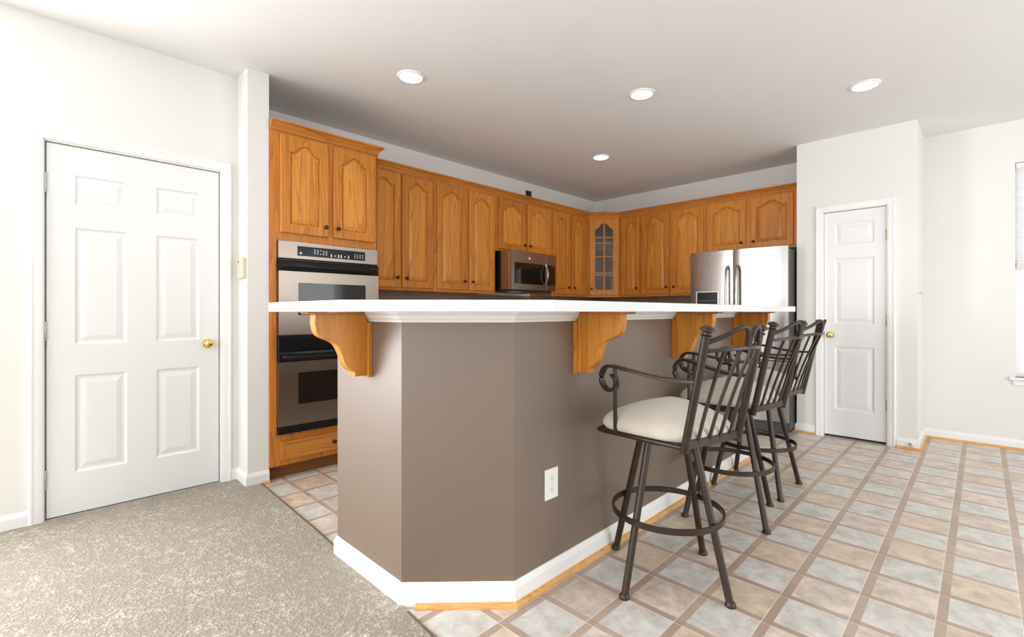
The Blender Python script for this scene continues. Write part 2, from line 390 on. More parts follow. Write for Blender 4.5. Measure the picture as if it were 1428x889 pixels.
# ------------------------------------------------------------------ panel door helper
def panel_slab(mb, U, Wd, holes, mp, depth=0.035, prof=((0, 0), (0.010, -0.007), (0.020, -0.008), (0.048, -0.002))):
    """flat slab front with raised-panel insets. U,Wd: (min,max). mp(u,w,d) -> xyz, d>0 toward the viewer"""
    us = sorted(set([U[0], U[1]] + [h for q in holes for h in (q[0], q[1])])); ws = sorted(set([Wd[0], Wd[1]] + [h for q in holes for h in (q[2], q[3])]))
    bm = mb.bm
    for a, b_ in zip(us, us[1:]):
        for c, d in zip(ws, ws[1:]):
            cu, cw = (a + b_) / 2, (c + d) / 2
            if any(q[0] < cu < q[1] and q[2] < cw < q[3] for q in holes): continue
            mb.quad(mp(a, c, 0), mp(b_, c, 0), mp(b_, d, 0), mp(a, d, 0))
    for (a, b_, c, d) in holes:
        rings = [[bm.verts.new(mp(u, w, dd)) for u, w in ((a + o, c + o), (b_ - o, c + o), (b_ - o, d - o), (a + o, d - o))] for o, dd in prof]
        for A, B in zip(rings, rings[1:]):
            for k in range(4): bm.faces.new((A[k], A[(k + 1) % 4], B[(k + 1) % 4], B[k]))
        bm.faces.new(rings[-1])
    o4 = [(U[0], Wd[0]), (U[1], Wd[0]), (U[1], Wd[1]), (U[0], Wd[1])]
    for k in range(4):
        (a, c), (b_, d) = o4[k], o4[(k + 1) % 4]; mb.quad(mp(a, c, 0), mp(b_, d, 0), mp(b_, d, -depth), mp(a, c, -depth))
    mb.quad(*[mp(u, w, -depth) for u, w in o4])

CAS = [(0, 0.0), (0.012, 0.0), (0.012, 0.010), (0.016, 0.016), (0.018, 0.030), (0.018, 0.050), (0.0, 0.058)]   # (thickness, across)
def casing(mb, mp, u0, u1, z0, z1, w=0.058):
    """three-sided door casing in the wall plane with mitred corners; profile thin at the opening"""
    prof = [(0.0, 0.0), (0.0, 0.010), (0.008, 0.013), (0.020, 0.015), (0.036, 0.016), (0.044, 0.019), (0.052, 0.019), (w, 0.014), (w, 0.0)]
    rings = []
    for (u, z, su, sz) in ((u0, z0, -1, 0), (u0, z1, -1, 1), (u1, z1, 1, 1), (u1, z0, 1, 0)):
        rings.append([mb.bm.verts.new(mp(u + su * a, z + sz * a, t)) for a, t in prof])
    for A, B in zip(rings, rings[1:]):
        for k in range(len(prof)): mb.bm.faces.new((A[k], A[(k + 1) % len(prof)], B[(k + 1) % len(prof)], B[k]))
    mb.bm.faces.new(rings[0]); mb.bm.faces.new(rings[-1])

KNOB = [(0.0, 0.062), (0.012, 0.062), (0.022, 0.058), (0.027, 0.050), (0.028, 0.043), (0.024, 0.034), (0.014, 0.028), (0.011, 0.024), (0.012, 0.012), (0.028, 0.010), (0.031, 0.004), (0.031, 0.0)]
def door_knob(parent, origin, axis):
    MB().lathe(KNOB, origin, axis, 28).build('knob', 'brass', parent, True)
def hinge(parent, x, y, z0, z1, mat, plate):
    mb = MB().lathe([(0.0, 0), (0.004, 0.0), (0.0065, 0.004), (0.0065, z1 - z0 - 0.004), (0.004, z1 - z0), (0.0, z1 - z0)], (x, y, z0), (0, 0, 1), 12)
    mb.box(*plate); mb.build('hinge', mat, parent, True)

# entry door on the left wall
d1 = empty('door_1', (XL, 0.475, 0)); struct(d1, 'white six-panel door on the left wall with a brass knob')
mpL = lambda u, w, d: (-3.612 + d, u, w)
mb = MB()
cols = [(0.180, 0.408), (0.549, 0.774)]; rows = [(0.245, 0.790), (0.963, 1.616), (1.740, 1.911)]
panel_slab(mb, (0.066, 0.885), (0.020, 2.067), [(a, b_, c, d) for a, b_ in cols for c, d in rows], mpL)
slab1 = mb.build('door_panel', 'door', d1)
door_knob(d1, (-3.612, 0.822, 0.937), (1, 0, 0))
for z0, z1 in ((0.18, 0.285), (0.986, 1.091), (1.794, 1.899)): hinge(d1, -3.604, 0.060, z0, z1, 'hinge', (-3.612, -3.6105, 0.061, 0.068, z0, z1))
mb = MB(); casing(mb, lambda u, z, t: (XL + t, u, z), 0.054, 0.896, 0.0, 2.080)
mb.box(XL - 0.10, XL + 0.001, 0.052, 0.0585, 0.0, 2.076); mb.box(XL - 0.10, XL + 0.001, 0.8905, 0.897, 0.0, 2.076); mb.box(XL - 0.10, XL + 0.001, 0.052, 0.897, 2.072, 2.082)
mb.box(XL - 0.065, XL - 0.05, 0.0585, 0.072, 0.0, 2.072); mb.box(XL - 0.065, XL - 0.05, 0.878, 0.8905, 0.0, 2.072)
mb.build('door_frame', 'trim', d1)
MB().box(XL - 0.10, XL - 0.004, 0.060, 0.889, 0.0, 0.014, 0.003).build('threshold', metal('grey_threshold', (0.42, 0.44, 0.42), 0.5, 0.3), d1)
MB().box(XL - 0.0135, XL - 0.010, 0.8865, 0.8895, 0.905, 0.965).build('strike_plate', 'hinge_b', d1)
MB().box(XL - 0.119, XL - 0.101, 0.052, 0.897, 0.0, 2.082).build('backing', 'gap', d1)

# pantry door
d2 = empty('door_2', (-0.81, 5.15, 0)); struct(d2, 'narrow white three-panel pantry door with a brass knob')
mpP = lambda u, w, d: (u, 5.162 - d, w)
mb = MB(); panel_slab(mb, (-1.035, -0.583), (0.022, 2.051), [(-0.955, -0.664, 0.255, 0.829), (-0.955, -0.664, 1.036, 1.626), (-0.955, -0.664, 1.750, 1.948)], mpP)
mb.build('door_panel', 'door', d2)
door_knob(d2, (-0.985, 5.162, 0.934), (0, -1, 0))
for z0, z1 in ((0.295, 0.395), (1.024, 1.124), (1.753, 1.856)): hinge(d2, -0.5785, 5.154, z0, z1, 'hinge_b', (-0.586, -0.579, 5.1605, 5.162, z0, z1))
mb = MB(); casing(mb, lambda u, z, t: (u, 5.15 - t, z), DX0, DX1, 0.0, 2.062)
mb.box(DX0, DX0 + 0.006, 5.149, 5.25, 0, 2.06); mb.box(DX1 - 0.006, DX1, 5.149, 5.25, 0, 2.06); mb.box(DX0, DX1, 5.149, 5.25, 2.056, 2.065)
mb.build('door_frame', 'trim', d2)
MB().box(DX0, DX1, 5.251, 5.262, 0, 2.065).build('backing', 'gap', d2)
# hidden latch side strike
MB().box(-1.0395, -1.0365, 5.152, 5.156, 0.905, 0.965).build('strike_plate', 'hinge_b', d2)

# window right of the pantry
w1 = empty('window_1', ((WX0 + WX1) / 2, YB, WZ0)); struct(w1, 'white window with a raised pleated blind and a white sill')
mb = MB()
for a, b_, c, d in ((WX0, WX0 + 0.035, WZ0, WZ1), (WX1 - 0.035, WX1, WZ0, WZ1), (WX0 + 0.0352, WX1 - 0.0352, WZ0, WZ0 + 0.04), (WX0 + 0.0352, WX1 - 0.0352, WZ1 - 0.035, WZ1), (WX0 + 0.0352, WX1 - 0.0352, 1.47, 1.52)):
    mb.box(a, b_, YB + 0.055, YB + 0.10, c, d, 0.003)
mb.build('window_frame', 'trim', w1)
MB().box(WX0 + 0.036, WX1 - 0.036, YB + 0.075, YB + 0.079, WZ0 + 0.041, 1.469).build('pane', 'glass', w1); MB().box(WX0 + 0.036, WX1 - 0.036, YB + 0.075, YB + 0.079, 1.521, WZ1 - 0.036).build('pane', 'glass', w1)
mb = MB(); mb.box(WX0 - 0.035, WX1 + 0.035, YB - 0.035, YB + 0.06, WZ0 - 0.022, WZ0, 0.006); mb.box(WX0 - 0.015, WX1 + 0.015, YB - 0.014, YB - 0.001, WZ0 - 0.065, WZ0 - 0.022, 0.003)
mb.build('window_sill', 'trim', w1)
bl = empty('window_blind', ((WX0 + WX1) / 2, YB + 0.03, 1.5), 'white pleated blind half raised in the window at the right edge', 'blind')
mb = MB(); n = 36; z = WZ1 - 0.045; st = (WZ1 - 0.045 - 1.56) / n
for k in range(n):
    za, zb_ = z - k * st, z - (k + 1) * st; ya = YB + 0.030
    mb.quad((WX0 + 0.006, ya, za), (WX1 - 0.006, ya, za), (WX1 - 0.006, ya - 0.005, (za + zb_) / 2), (WX0 + 0.006, ya - 0.005, (za + zb_) / 2))
    mb.quad((WX0 + 0.006, ya - 0.005, (za + zb_) / 2), (WX1 - 0.006, ya - 0.005, (za + zb_) / 2), (WX1 - 0.006, ya, zb_), (WX0 + 0.006, ya, zb_))
mb.build('pleated_shade', 'blind', bl, merge=True)
MB().box(WX0 + 0.004, WX1 - 0.004, YB + 0.010, YB + 0.048, WZ1 - 0.045, WZ1 - 0.003, 0.003).build('headrail', 'plate', bl)
mb = MB()
for k in range(5): mb.box(WX0 + 0.006, WX1 - 0.006, YB + 0.012, YB + 0.044, 1.505 + k * 0.011, 1.5145 + k * 0.011, 0.003)
mb.build('bottom_rail', 'plate', bl)

# ------------------------------------------------------------------ breakfast bar
IP = [(-2.15, 1.016), (-1.605, 1.016), (-1.30, 1.330), (-1.30, 4.02)]
inner = offset_path(IP, -0.115)
isl = struct(MB().prism(IP + inner[::-1], 0, 1.1445).build('wall_island', 'brown'))
BBI = [(a, z * 1.08) for a, z in BB]
board('baseboard_island', [(-2.15, 1.131), (-2.15, 1.016), (-1.605, 1.016), (-1.30, 1.330), (-1.30, 4.02), (-1.415, 4.02)], BBI, dz=0.001)
board('trim_6', [(-1.565, 1.0572), (-1.30, 1.330), (-1.30, 4.02)], SH, 'shoe')
CR = [(0.0, 1.1030), (0.004, 1.1035), (0.006, 1.111), (0.014, 1.119), (0.018, 1.130), (0.030, 1.138), (0.032, 1.1444), (0.0, 1.1444)]
board('trim_7', [(-2.15, 1.131), (-2.15, 1.016), (-1.605, 1.016), (-1.30, 1.330), (-1.30, 4.02), (-1.415, 4.02)], CR)
outer = offset_path([(-2.165, 1.016), (-1.605, 1.016), (-1.30, 1.330), (-1.30, 4.06)], 0.30)
inn = offset_path([(-2.165, 1.016), (-1.605, 1.016), (-1.30, 1.330), (-1.30, 4.06)], -0.15)
o = MB().prism(outer + inn[::-1], 1.145, 1.184, 0.002).build('bar_countertop', 'counter')
tag(o, 'long angled white bar countertop on the taupe half wall', 'countertop')

# corbels
CP = [(0, 0), (0.228, 0), (0.228, -0.012), (0.229, -0.035), (0.221, -0.07), (0.205, -0.088), (0.18, -0.100), (0.154, -0.111), (0.131, -0.129), (0.1135, -0.163), (0.099, -0.202),
      (0.0786, -0.2267), (0.066, -0.235), (0.055, -0.239), (0.055, -0.2586), (0.0, -0.2586)]
def smooth_profile(p):
    # smooth the curved front (points 3..12) with a Catmull-Rom pass
    cur = p[3:13]; out = []
    for i in range(len(cur) - 1):
        p0 = cur[max(i - 1, 0)]; p1 = cur[i]; p2 = cur[i + 1]; p3 = cur[min(i + 2, len(cur) - 1)]
        for k in range(4):
            t = k / 4; out.append(tuple(0.5 * ((2 * b) + (-a + c) * t + (2 * a - 5 * b + 4 * c - d) * t * t + (-a + 3 * b - 3 * c + d) * t ** 3) for a, b, c, d in zip(p0, p1, p2, p3)))
    return p[:3] + out + p[12:]
CPS = smooth_profile(CP)
def corbel(org, out, side, label):
    """org: point on the wall face under the counter; out: unit dir away from wall; side: unit dir along wall"""
    O = Vector((*org, 1.1445)); n = Vector((*out, 0)); s = Vector((*side, 0)); Z = Vector((0, 0, 1))
    r = empty('corbel', (org[0], org[1], 0.88), label, 'bracket', 'oak corbels under the bar top')
    t0 = 0.034
    MB().poly_extrude([O + n * (0.018 + a * 0.955) + Z * (z - 0.010) - s * 0.024 for a, z in CPS if True], s * 0.048, 0.0015).build('bracket_body', 'oak_panel', r)
    mb = MB()
    mb.poly_extrude([O + n * t0 * 0 + n * 0.0005 - s * 0.040 + Z * (-0.044), O + n * 0.018 - s * 0.040 + Z * (-0.044), O + n * 0.018 - s * 0.040 - Z * 0.2745, O + n * 0.0005 - s * 0.040 - Z * 0.2745], s * 0.080, 0.002)
    mb.build('back_plate', 'oak', r)
    mb = MB(); mb.poly_extrude([O + n * 0.0345 - s * 0.037 - Z * 0.0005, O + n * 0.275 - s * 0.037 - Z * 0.0005, O + n * 0.262 - s * 0.037 - Z * 0.0100, O + n * 0.0345 - s * 0.037 - Z * 0.0100], s * 0.074, 0.001)
    mb.build('top_plate', 'oak_h', r)
    return r
corbel((-1.868, 1.016), (0, -1), (1, 0), 'oak corbel on the light end face of the bar, nearest the ovens')
corbel((-1.30, 1.745), (1, 0), (0, 1), 'oak corbel on the long dark face of the bar, nearest the camera')
corbel((-1.30, 2.692), (1, 0), (0, 1), 'oak corbel just left of the nearest stool backrest, second on the long bar face')
corbel((-1.30, 3.654), (1, 0), (0, 1), 'oak corbel at the far end of the bar in front of the refrigerator')

# outlet on the bar wall
r = empty('wall_outlet', (-1.30, 1.5525, 0.418), 'white duplex outlet with cover plate low on the taupe bar wall', 'outlet')
MB().box(-1.2999, -1.294, 1.510, 1.595, 0.353, 0.482, 0.003).build('cover_plate', 'plate', r)
for zc in (0.4415, 0.3945):
    mb = MB(); mb.poly_extrude([(-1.294, 1.5525 + 0.0165 * math.cos(a) * (1.0), zc + max(-0.0135, min(0.0135, 0.0175 * math.sin(a)))) for a in [2 * math.pi * k / 28 for k in range(28)]], (0.002, 0, 0))
    so = mb.build('socket', 'plate', r)
    mb = MB(); mb.box(-1.292, -1.2914, 1.5455, 1.5473, zc - 0.002, zc + 0.008); mb.box(-1.292, -1.2914, 1.5577, 1.5595, zc - 0.001, zc + 0.007)
    mb.lathe([(0.0025, 0), (0.0025, 0.0006)], (-1.292, 1.5525, zc - 0.0075), (1, 0, 0), 12); mb.build('slot', 'darkgray', so)
MB().lathe([(0.003, 0), (0.003, 0.001), (0.0, 0.0014)], (-1.294, 1.5525, 0.418), (1, 0, 0), 12).build('screw', 'hinge', r)

# ------------------------------------------------------------------ cabinets
def arch_door_mesh(u0, u1, w0, w1, mp, stile=0.052, rail=0.052, rise=0.052, crest=0.050, glass=False, pow_=1.0):
    """returns (frame MB, panel MB) for a cathedral raised-panel door"""
    a, b_ = u0 + stile, u1 - stile; c = w0 + rail; top = w1 - crest; base = top - rise
    NA = 24
    def g(t):
        t = min(max((t - 0.05) / 0.90, 0), 1); x = 0.5 - 0.5 * math.cos(2 * math.pi * t); x = 1 - (1 - x) ** 1.45; return x ** (1.25 * pow_)
    arch = [(a + (b_ - a) * k / NA, base + rise * g(k / NA)) for k in range(NA + 1)][::-1]     # right -> left
    R0 = [(a, c), (b_, c)] + arch
    O0 = [(u0, w0), (u1, w0)] + [(u1, w1)] + [(p[0], w1) for p in arch[1:-1]] + [(u0, w1)]
    n = len(R0)
    def off(poly, d):
        out = []
        for i in range(len(poly)):
            p = Vector(poly[i]); q = Vector(poly[i - 1]); r_ = Vector(poly[(i + 1) % len(poly)])
            d1_, d2_ = (p - q), (r_ - p)
            if d1_.length < 1e-7: d1_ = d2_
            if d2_.length < 1e-7: d2_ = d1_
            d1_.normalize(); d2_.normalize(); n1 = Vector((-d1_.y, d1_.x)); n2 = Vector((-d2_.y, d2_.x)); mt = n1 + n2
            if mt.length < 1e-6: mt = n1
            mt.normalize(); k = min(1 / max(0.35, mt.dot(n1)), 1.6); out.append((p.x + mt.x * k * d, p.y + mt.y * k * d))
        return out
    fr = MB(); bm = fr.bm
    Ov = [bm.verts.new(mp(u, w, 0)) for u, w in O0]; Rv = [bm.verts.new(mp(u, w, 0)) for u, w in R0]
    for k in range(n): bm.faces.new((Ov[k], Ov[(k + 1) % n], Rv[(k + 1) % n], Rv[k]))
    e = 0.005; cu, cw = (u0 + u1) / 2, (w0 + w1) / 2
    def outw(p): return (p[0] + (e if p[0] >= u1 - 1e-6 else (-e if p[0] <= u0 + 1e-6 else 0)), p[1] + (e if p[1] >= w1 - 1e-6 else (-e if p[1] <= w0 + 1e-6 else 0)))
    O1 = [bm.verts.new(mp(*outw(p), -0.005)) for p in O0]; O2 = [bm.verts.new(mp(*outw(p), -0.020)) for p in O0]
    for A, B in ((O1, Ov), (O2, O1)):
        for k in range(n): bm.faces.new((A[k], A[(k + 1) % n], B[(k + 1) % n], B[k]))
    ins = off(R0, 0.005)
    I1 = [bm.verts.new(mp(u, w, -0.006)) for u, w in ins]
    I2 = [bm.verts.new(mp(u, w, -0.020)) for u, w in ins] if glass else [bm.verts.new(mp(u, w, -0.016)) for u, w in ins]
    for A, B in ((Rv, I1), (I1, I2)):
        for k in range(n): bm.faces.new((A[k], A[(k + 1) % n], B[(k + 1) % n], B[k]))
    if glass:
        for k in range(n): bm.faces.new((O2[k], I2[k], I2[(k + 1) % n], O2[(k + 1) % n]))
        return fr, (a, b_, c, base, top, rise, g, ins)
    else: bm.faces.new(O2)
    pn = MB(); bm = pn.bm; wd = b_ - a
    pr = [(0.0045, -0.0150), (0.0095, -0.0150), (0.013, -0.0095), (min(0.040, wd * 0.26), -0.002)]
    rings = []
    for d, dd in pr: rings.append([bm.verts.new(mp(u, w, dd)) for u, w in off(R0, d)])
    for A, B in zip(rings, rings[1:]):
        for k in range(n): bm.faces.new((A[k], A[(k + 1) % n], B[(k + 1) % n], B[k]))
    bm.faces.new(rings[-1])
    return fr, pn
CK = [(0.0, 0.026), (0.008, 0.026), (0.0135, 0.023), (0.0155, 0.018), (0.013, 0.013), (0.006, 0.010), (0.0055, 0.003), (0.011, 0.0015), (0.011, 0.0)]
def cab_knob(parent, pt, axis):
    return MB().lathe(CK, pt, axis, 20).build('knob', 'knob', parent, True)
def cab_door(parent, mp, axis, u0, u1, w0, w1, knob=None, glass=False, **kw):
    fr, pn = arch_door_mesh(u0, u1, w0, w1, mp, glass=glass, **kw)
    d = fr.build('door', 'oak', parent)
    if not glass: pn.build('panel', 'oak_panel', d)
    if knob: cab_knob(d, mp(knob[0], knob[1], 0), axis)
    return d, pn

# --- tall oven cabinet
XO = -3.385
oc = empty('oven_cabinet', (-3.68, 1.524, 0), 'tall honey oak cabinet housing the double oven beside the white column', 'cabinet')
mb = MB()
y0_, y1_ = 1.130, 1.920
mb.box(-3.985, XO, y0_, y0_ + 0.042, 0.10, 2.372); mb.box(-3.985, XO, y1_ - 0.004, y1_, 0.10, 2.372); mb.box(XO - 0.02, XO, y0_ + 0.042, y1_, 1.632, 2.372)
mb.box(-3.985, XO, y0_ + 0.042, y1_ - 0.004, 0.10, 0.308); mb.box(-3.985, XO - 0.02, y0_ + 0.042, y1_ - 0.004, 1.632, 1.65); mb.box(-3.985, -3.97, y0_, y1_, 0.10, 2.372)
mb.build('body', 'oak', oc)
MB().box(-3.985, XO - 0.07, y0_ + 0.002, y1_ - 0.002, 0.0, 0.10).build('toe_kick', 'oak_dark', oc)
mpO = lambda u, w, d: (XO + 0.0205 + d, u, w)
cab_door(oc, mpO, (1, 0, 0), 1.196, 1.520, 1.688, 2.352, (1.500, 1.752), stile=0.058, rail=0.056, rise=0.060, crest=0.050)
cab_door(oc, mpO, (1, 0, 0), 1.566, 1.890, 1.688, 2.352, (1.592, 1.752), stile=0.058, rail=0.056, rise=0.060, crest=0.050)
mb = MB(); panel_slab(mb, (1.196, 1.888), (0.140, 0.262), [(1.218, 1.866, 0.158, 0.244)], mpO, 0.020, ((0, 0), (0.004, -0.004), (0.010, -0.002)))
dr = mb.build('drawer', 'oak_h', oc); cab_knob(dr, mpO(1.560, 0.200, 0), (1, 0, 0))
CRN = [(0.0, 0.0), (0.011, 0.0), (0.011, 0.010), (0.007, 0.012), (0.014, 0.020), (0.022, 0.026), (0.018, 0.029), (0.028, 0.040), (0.040, 0.046), (0.036, 0.049), (0.044, 0.054), (0.046, 0.062), (0.0, 0.062)]
MB().sweep([(XO, y0_), (XO, y1_), (-3.985, y1_)], up(CRN, 2.372)).build('crown_moulding', 'oak_h', oc)

# --- double oven (fills the opening)
ov = empty('double_oven', (-3.66, 1.547, 0.31), 'stainless steel double wall oven with black handles set in the tall cabinet', 'oven')
YO0, YO1 = 1.174, 1.914; XF = -3.365
MB().box(-3.94, XF - 0.012, YO0 + 0.004, YO1, 0.312, 1.628).build('case', 'gap', ov)
cp = MB().box(XF - 0.02, XF + 0.004, YO0, YO1, 1.508, 1.628, 0.004).build('control_panel', 'steel', ov)
dsp = MB().box(XF + 0.004, XF + 0.0055, 1.300, 1.806, 1.533, 1.600, 0.0007).build('display', 'black', cp)
mb = MB(); X1 = XF + 0.0056
def dot(yc, zc, w=0.010, h=0.005): mb.box(X1, X1 + 0.0004, yc - w / 2, yc + w / 2, zc - h / 2, zc + h / 2)
for i in range(5):
    for j in range(3):
        if (i, j) != (2, 1): dot(1.420 + i * 0.021, 1.557 + j * 0.012 - 0.001 * i, 0.011, 0.0045)
mb.build('button_print', 'white_print', cp); mb = MB()
for i in range(4):
    for j in range(3): dot(1.722 + i * 0.021, 1.550 + j * 0.012, 0.010, 0.004)
mb.build('button_print', 'white_print', cp); mb = MB()
for yy, h_ in ((1.540, 0.022), (1.568, 0.010), (1.594, 0.024), (1.614, 0.024), (1.644, 0.010), (1.672, 0.022)): dot(yy, 1.551, 0.008, h_)
mb.build('button_print', 'white_print', cp); mb = MB()
mb.lathe([(0.008, 0), (0.008, 0.0004)], (X1, 1.322, 1.551), (1, 0, 0), 16)
mb.build('emblem', 'white_print', cp)
def oven_door(z0, z1, wz0, wz1):
    mb = MB(); Y0, Y1 = 1.302, 1.806
    for a, b_, c, d in ((YO0, Y0, z0, z1), (Y1, YO1, z0, z1), (Y0, Y1, z0, wz0), (Y0, Y1, wz1, z1)): mb.box(XF - 0.018, XF + 0.014, a, b_, c, d)
    dd = mb.build('oven_door', 'steel', ov, merge=True)
    MB().box(XF - 0.010, XF + 0.010, Y0 - 0.001, Y1 + 0.001, wz0 - 0.001, wz1 + 0.001).build('window', 'glassblack', dd)
    mb = MB().box(XF - 0.018, XF + 0.018, YO0, YO1, z1 + 0.001, z1 + 0.070, 0.004)
    pts = [(XF + 0.020, YO0 + 0.03, z1 + 0.036), (XF + 0.046, YO0 + 0.055, z1 + 0.032)] + [(XF + 0.050, YO0 + 0.09 + k * (YO1 - YO0 - 0.18) / 8, z1 + 0.031) for k in range(9)] + [(XF + 0.046, YO1 - 0.055, z1 + 0.032), (XF + 0.020, YO1 - 0.03, z1 + 0.036)]
    mb.tube(pts, 0.016, 12)
    mb.build('handle', 'black', dd, True)
oven_door(0.987, 1.422, 1.122, 1.345)
oven_door(0.368, 0.802, 0.507, 0.725)
MB().box(XF - 0.02, XF + 0.012, YO0, YO1, 0.881, 0.972, 0.004).build('black_trim', 'black', ov)
MB().box(XF - 0.02, XF + 0.012, YO0, YO1, 0.314, 0.360, 0.004).build('vent_trim', 'black', ov)
MB().box(XF - 0.02, XF + 0.006, YO0, YO1, 1.494, 1.505, 0.002).build('black_trim', 'black', ov)

# --- upper cabinets on the left kitchen wall
XU = -3.645
mpU = lambda u, w, d: (XU + 0.0205 + d, u, w)
def left_cab(ya, yb, za, zb, doors, label, kz):
    r = empty('wall_cabinet', ((XK + XU) / 2, (ya + yb) / 2, za), label, 'cabinet', 'honey oak wall cabinets')
    mb = MB(); mb.box(XK + 0.002, XU, ya + 0.0006, yb - 0.0006, za, zb, 0.0012); mb.build('body', 'oak', r)
    for u0, u1, k in doors: cab_door(r, mpU, (1, 0, 0), u0, u1, za + 0.028, zb - 0.024, (k, za + kz))
    return r
ZU0, ZU1 = 1.335, 2.372
left_cab(1.922, 2.662, ZU0, ZU1, [(1.962, 2.282, 2.250), (2.312, 2.630, 2.345)], 'two-door oak wall cabinet next to the tall oven cabinet', 0.108)
left_cab(2.662, 3.442, ZU0, ZU1, [(2.688, 3.038, 3.010), (3.082, 3.420, 3.112)], 'two-door oak wall cabinet immediately left of the microwave', 0.108)
left_cab(3.442, 4.362, 1.790, ZU1, [(3.492, 3.902, 3.872), (3.936, 4.332, 3.966)], 'short two-door oak cabinet mounted above the microwave', 0.092)
left_cab(4.362, 5.095, ZU0, ZU1, [(4.396, 4.700, 4.670), (4.754, 5.040, 4.784)], 'two-door oak wall cabinet between the microwave and the glass-door corner', 0.108)
# --- diagonal corner cabinet with a glass door
A = Vector((XU, 5.097)); B = Vector((-3.352, 5.40)); dirv = (B - A).normalized(); L = (B - A).length; nrm = Vector((dirv.y, -dirv.x))
r = empty('corner_cabinet', (-3.72, 5.47, ZU0), 'diagonal oak corner wall cabinet with a mullioned glass door', 'cabinet')
mpC = lambda u, w, d: ((A + dirv * u + nrm * (0.0205 + d)).x, (A + dirv * u + nrm * (0.0205 + d)).y, w)
poly = [(XK + 0.002, 5.097), (A.x, A.y), (B.x, B.y), (-3.352, YB - 0.002), (XK + 0.002, YB - 0.002)]
mb = MB(); mb.prism(poly, ZU0, ZU0 + 0.018); mb.prism(poly, ZU1 - 0.018, ZU1)
def fbox(u0, u1, w0, w1, d0, d1_, mbx):
    p = [A + dirv * u0 + nrm * d0, A + dirv * u1 + nrm * d0, A + dirv * u1 + nrm * d1_, A + dirv * u0 + nrm * d1_]; mbx.prism([(q.x, q.y) for q in p], w0, w1)
fbox(0.0, 0.035, ZU0 + 0.018, ZU1 - 0.018, -0.018, 0, mb); fbox(L - 0.035, L, ZU0 + 0.018, ZU1 - 0.018, -0.018, 0, mb)
fbox(0.035, L - 0.035, ZU0 + 0.018, ZU0 + 0.04, -0.018, 0, mb); fbox(0.035, L - 0.035, ZU1 - 0.045, ZU1 - 0.018, -0.018, 0, mb)
mb.box(XK + 0.002, XK + 0.010, 5.097, YB - 0.002, ZU0, ZU1); mb.box(XK, -3.352, YB - 0.010, YB - 0.002, ZU0, ZU1); mb.box(XK + 0.002, A.x, 5.0965, 5.106, ZU0, ZU1); mb.box(-3.362, -3.352, 5.40, YB - 0.002, ZU0, ZU1)
mb.build('body', 'oak', r)
mb = MB(); poly_i = [(XK + 0.012, 5.110), (A.x - 0.01, A.y + 0.012), (B.x - 0.012, B.y + 0.012), (-3.365, YB - 0.012), (XK + 0.012, YB - 0.012)]
for zz in (1.64, 2.03): 
    MB().prism(poly_i, zz, zz + 0.016).build('shelf', 'oak_h', r)
dc, info = cab_door(r, mpC, (nrm.x, nrm.y, 0), 0.024, L - 0.024, ZU0 + 0.028, ZU1 - 0.024, (0.044, ZU0 + 0.108), True, stile=0.068, rail=0.062, rise=0.075, crest=0.055, pow_=0.8)
a_, b2, c_, base_, top_, rise_, g_, ins_ = info
gm = MB(); gm.bm.faces.new([gm.bm.verts.new(mpC(u, w, -0.013)) for u, w in ins_]); gm.poly_extrude([mpC(u, w, -0.014) for u, w in ins_], Vector((nrm.x, nrm.y, 0)) * 0.003)
gm2 = MB(); gm2.poly_extrude([Vector(mpC(u, w, -0.014)) for u, w in ins_], Vector((nrm.x, nrm.y, 0)) * 0.003); gm.bm.free()
gm2.build('glass_pane', 'glass', dc)
mb = MB(); cu = (a_ + b2) / 2
def mbar(u0, u1, w0, w1): mb.poly_extrude([Vector(mpC(u, w, -0.012)) for u, w in ((u0, w0), (u1, w0), (u1, w1), (u0, w1))], Vector((nrm.x, nrm.y, 0)) * 0.011)
mbar(cu - 0.008, cu + 0.008, c_ + 0.004, top_ - 0.004)
hgt_ = top_ - c_
for k in (0.22, 0.50, 0.785): mbar(a_ + 0.004, b2 - 0.004, c_ + hgt_ * k - 0.007, c_ + hgt_ * k + 0.007)
mb.build('mullion', 'oak', dc)

# --- upper cabinets on the back wall
YU = 5.40
mpB = lambda u, w, d: (u, YU - 0.0205 - d, w)
def back_cab(xa, xb, za, zb, doors, label, kz):
    r = empty('wall_cabinet', ((xa + xb) / 2, (YU + YB) / 2, za), label, 'cabinet', 'honey oak wall cabinets')
    MB().box(xa + 0.0006, xb - 0.0006, YU, YB - 0.002, za, zb, 0.0012).build('body', 'oak', r)
    for u0, u1, k, *st in doors: cab_door(r, mpB, (0, -1, 0), u0, u1, za + 0.028, zb - 0.024, (k, za + kz), stile=(st[0] if st else 0.052))
back_cab(-3.350, -3.048, ZU0, ZU1, [(-3.322, -3.070, -3.094, 0.046)], 'narrow single-door oak wall cabinet right of the glass-door corner', 0.108)
back_cab(-3.048, -2.236, ZU0, ZU1, [(-3.032, -2.672, -2.700), (-2.632, -2.262, -2.604)], 'two-door oak wall cabinet just left of the refrigerator', 0.108)
back_cab(-2.236, -1.262, 1.795, ZU1, [(-2.206, -1.806, -1.838), (-1.744, -1.350, -1.716)], 'short two-door oak cabinet above the refrigerator', 0.092)
o = MB().sweep([(XU, 1.966), (XU, 5.097), (-3.352, 5.40), (-1.262, 5.40)], up(CRN, 2.3725)).build('crown_moulding', 'oak_h')
tag(o, 'long oak crown moulding running along the tops of the wall cabinets', 'moulding')

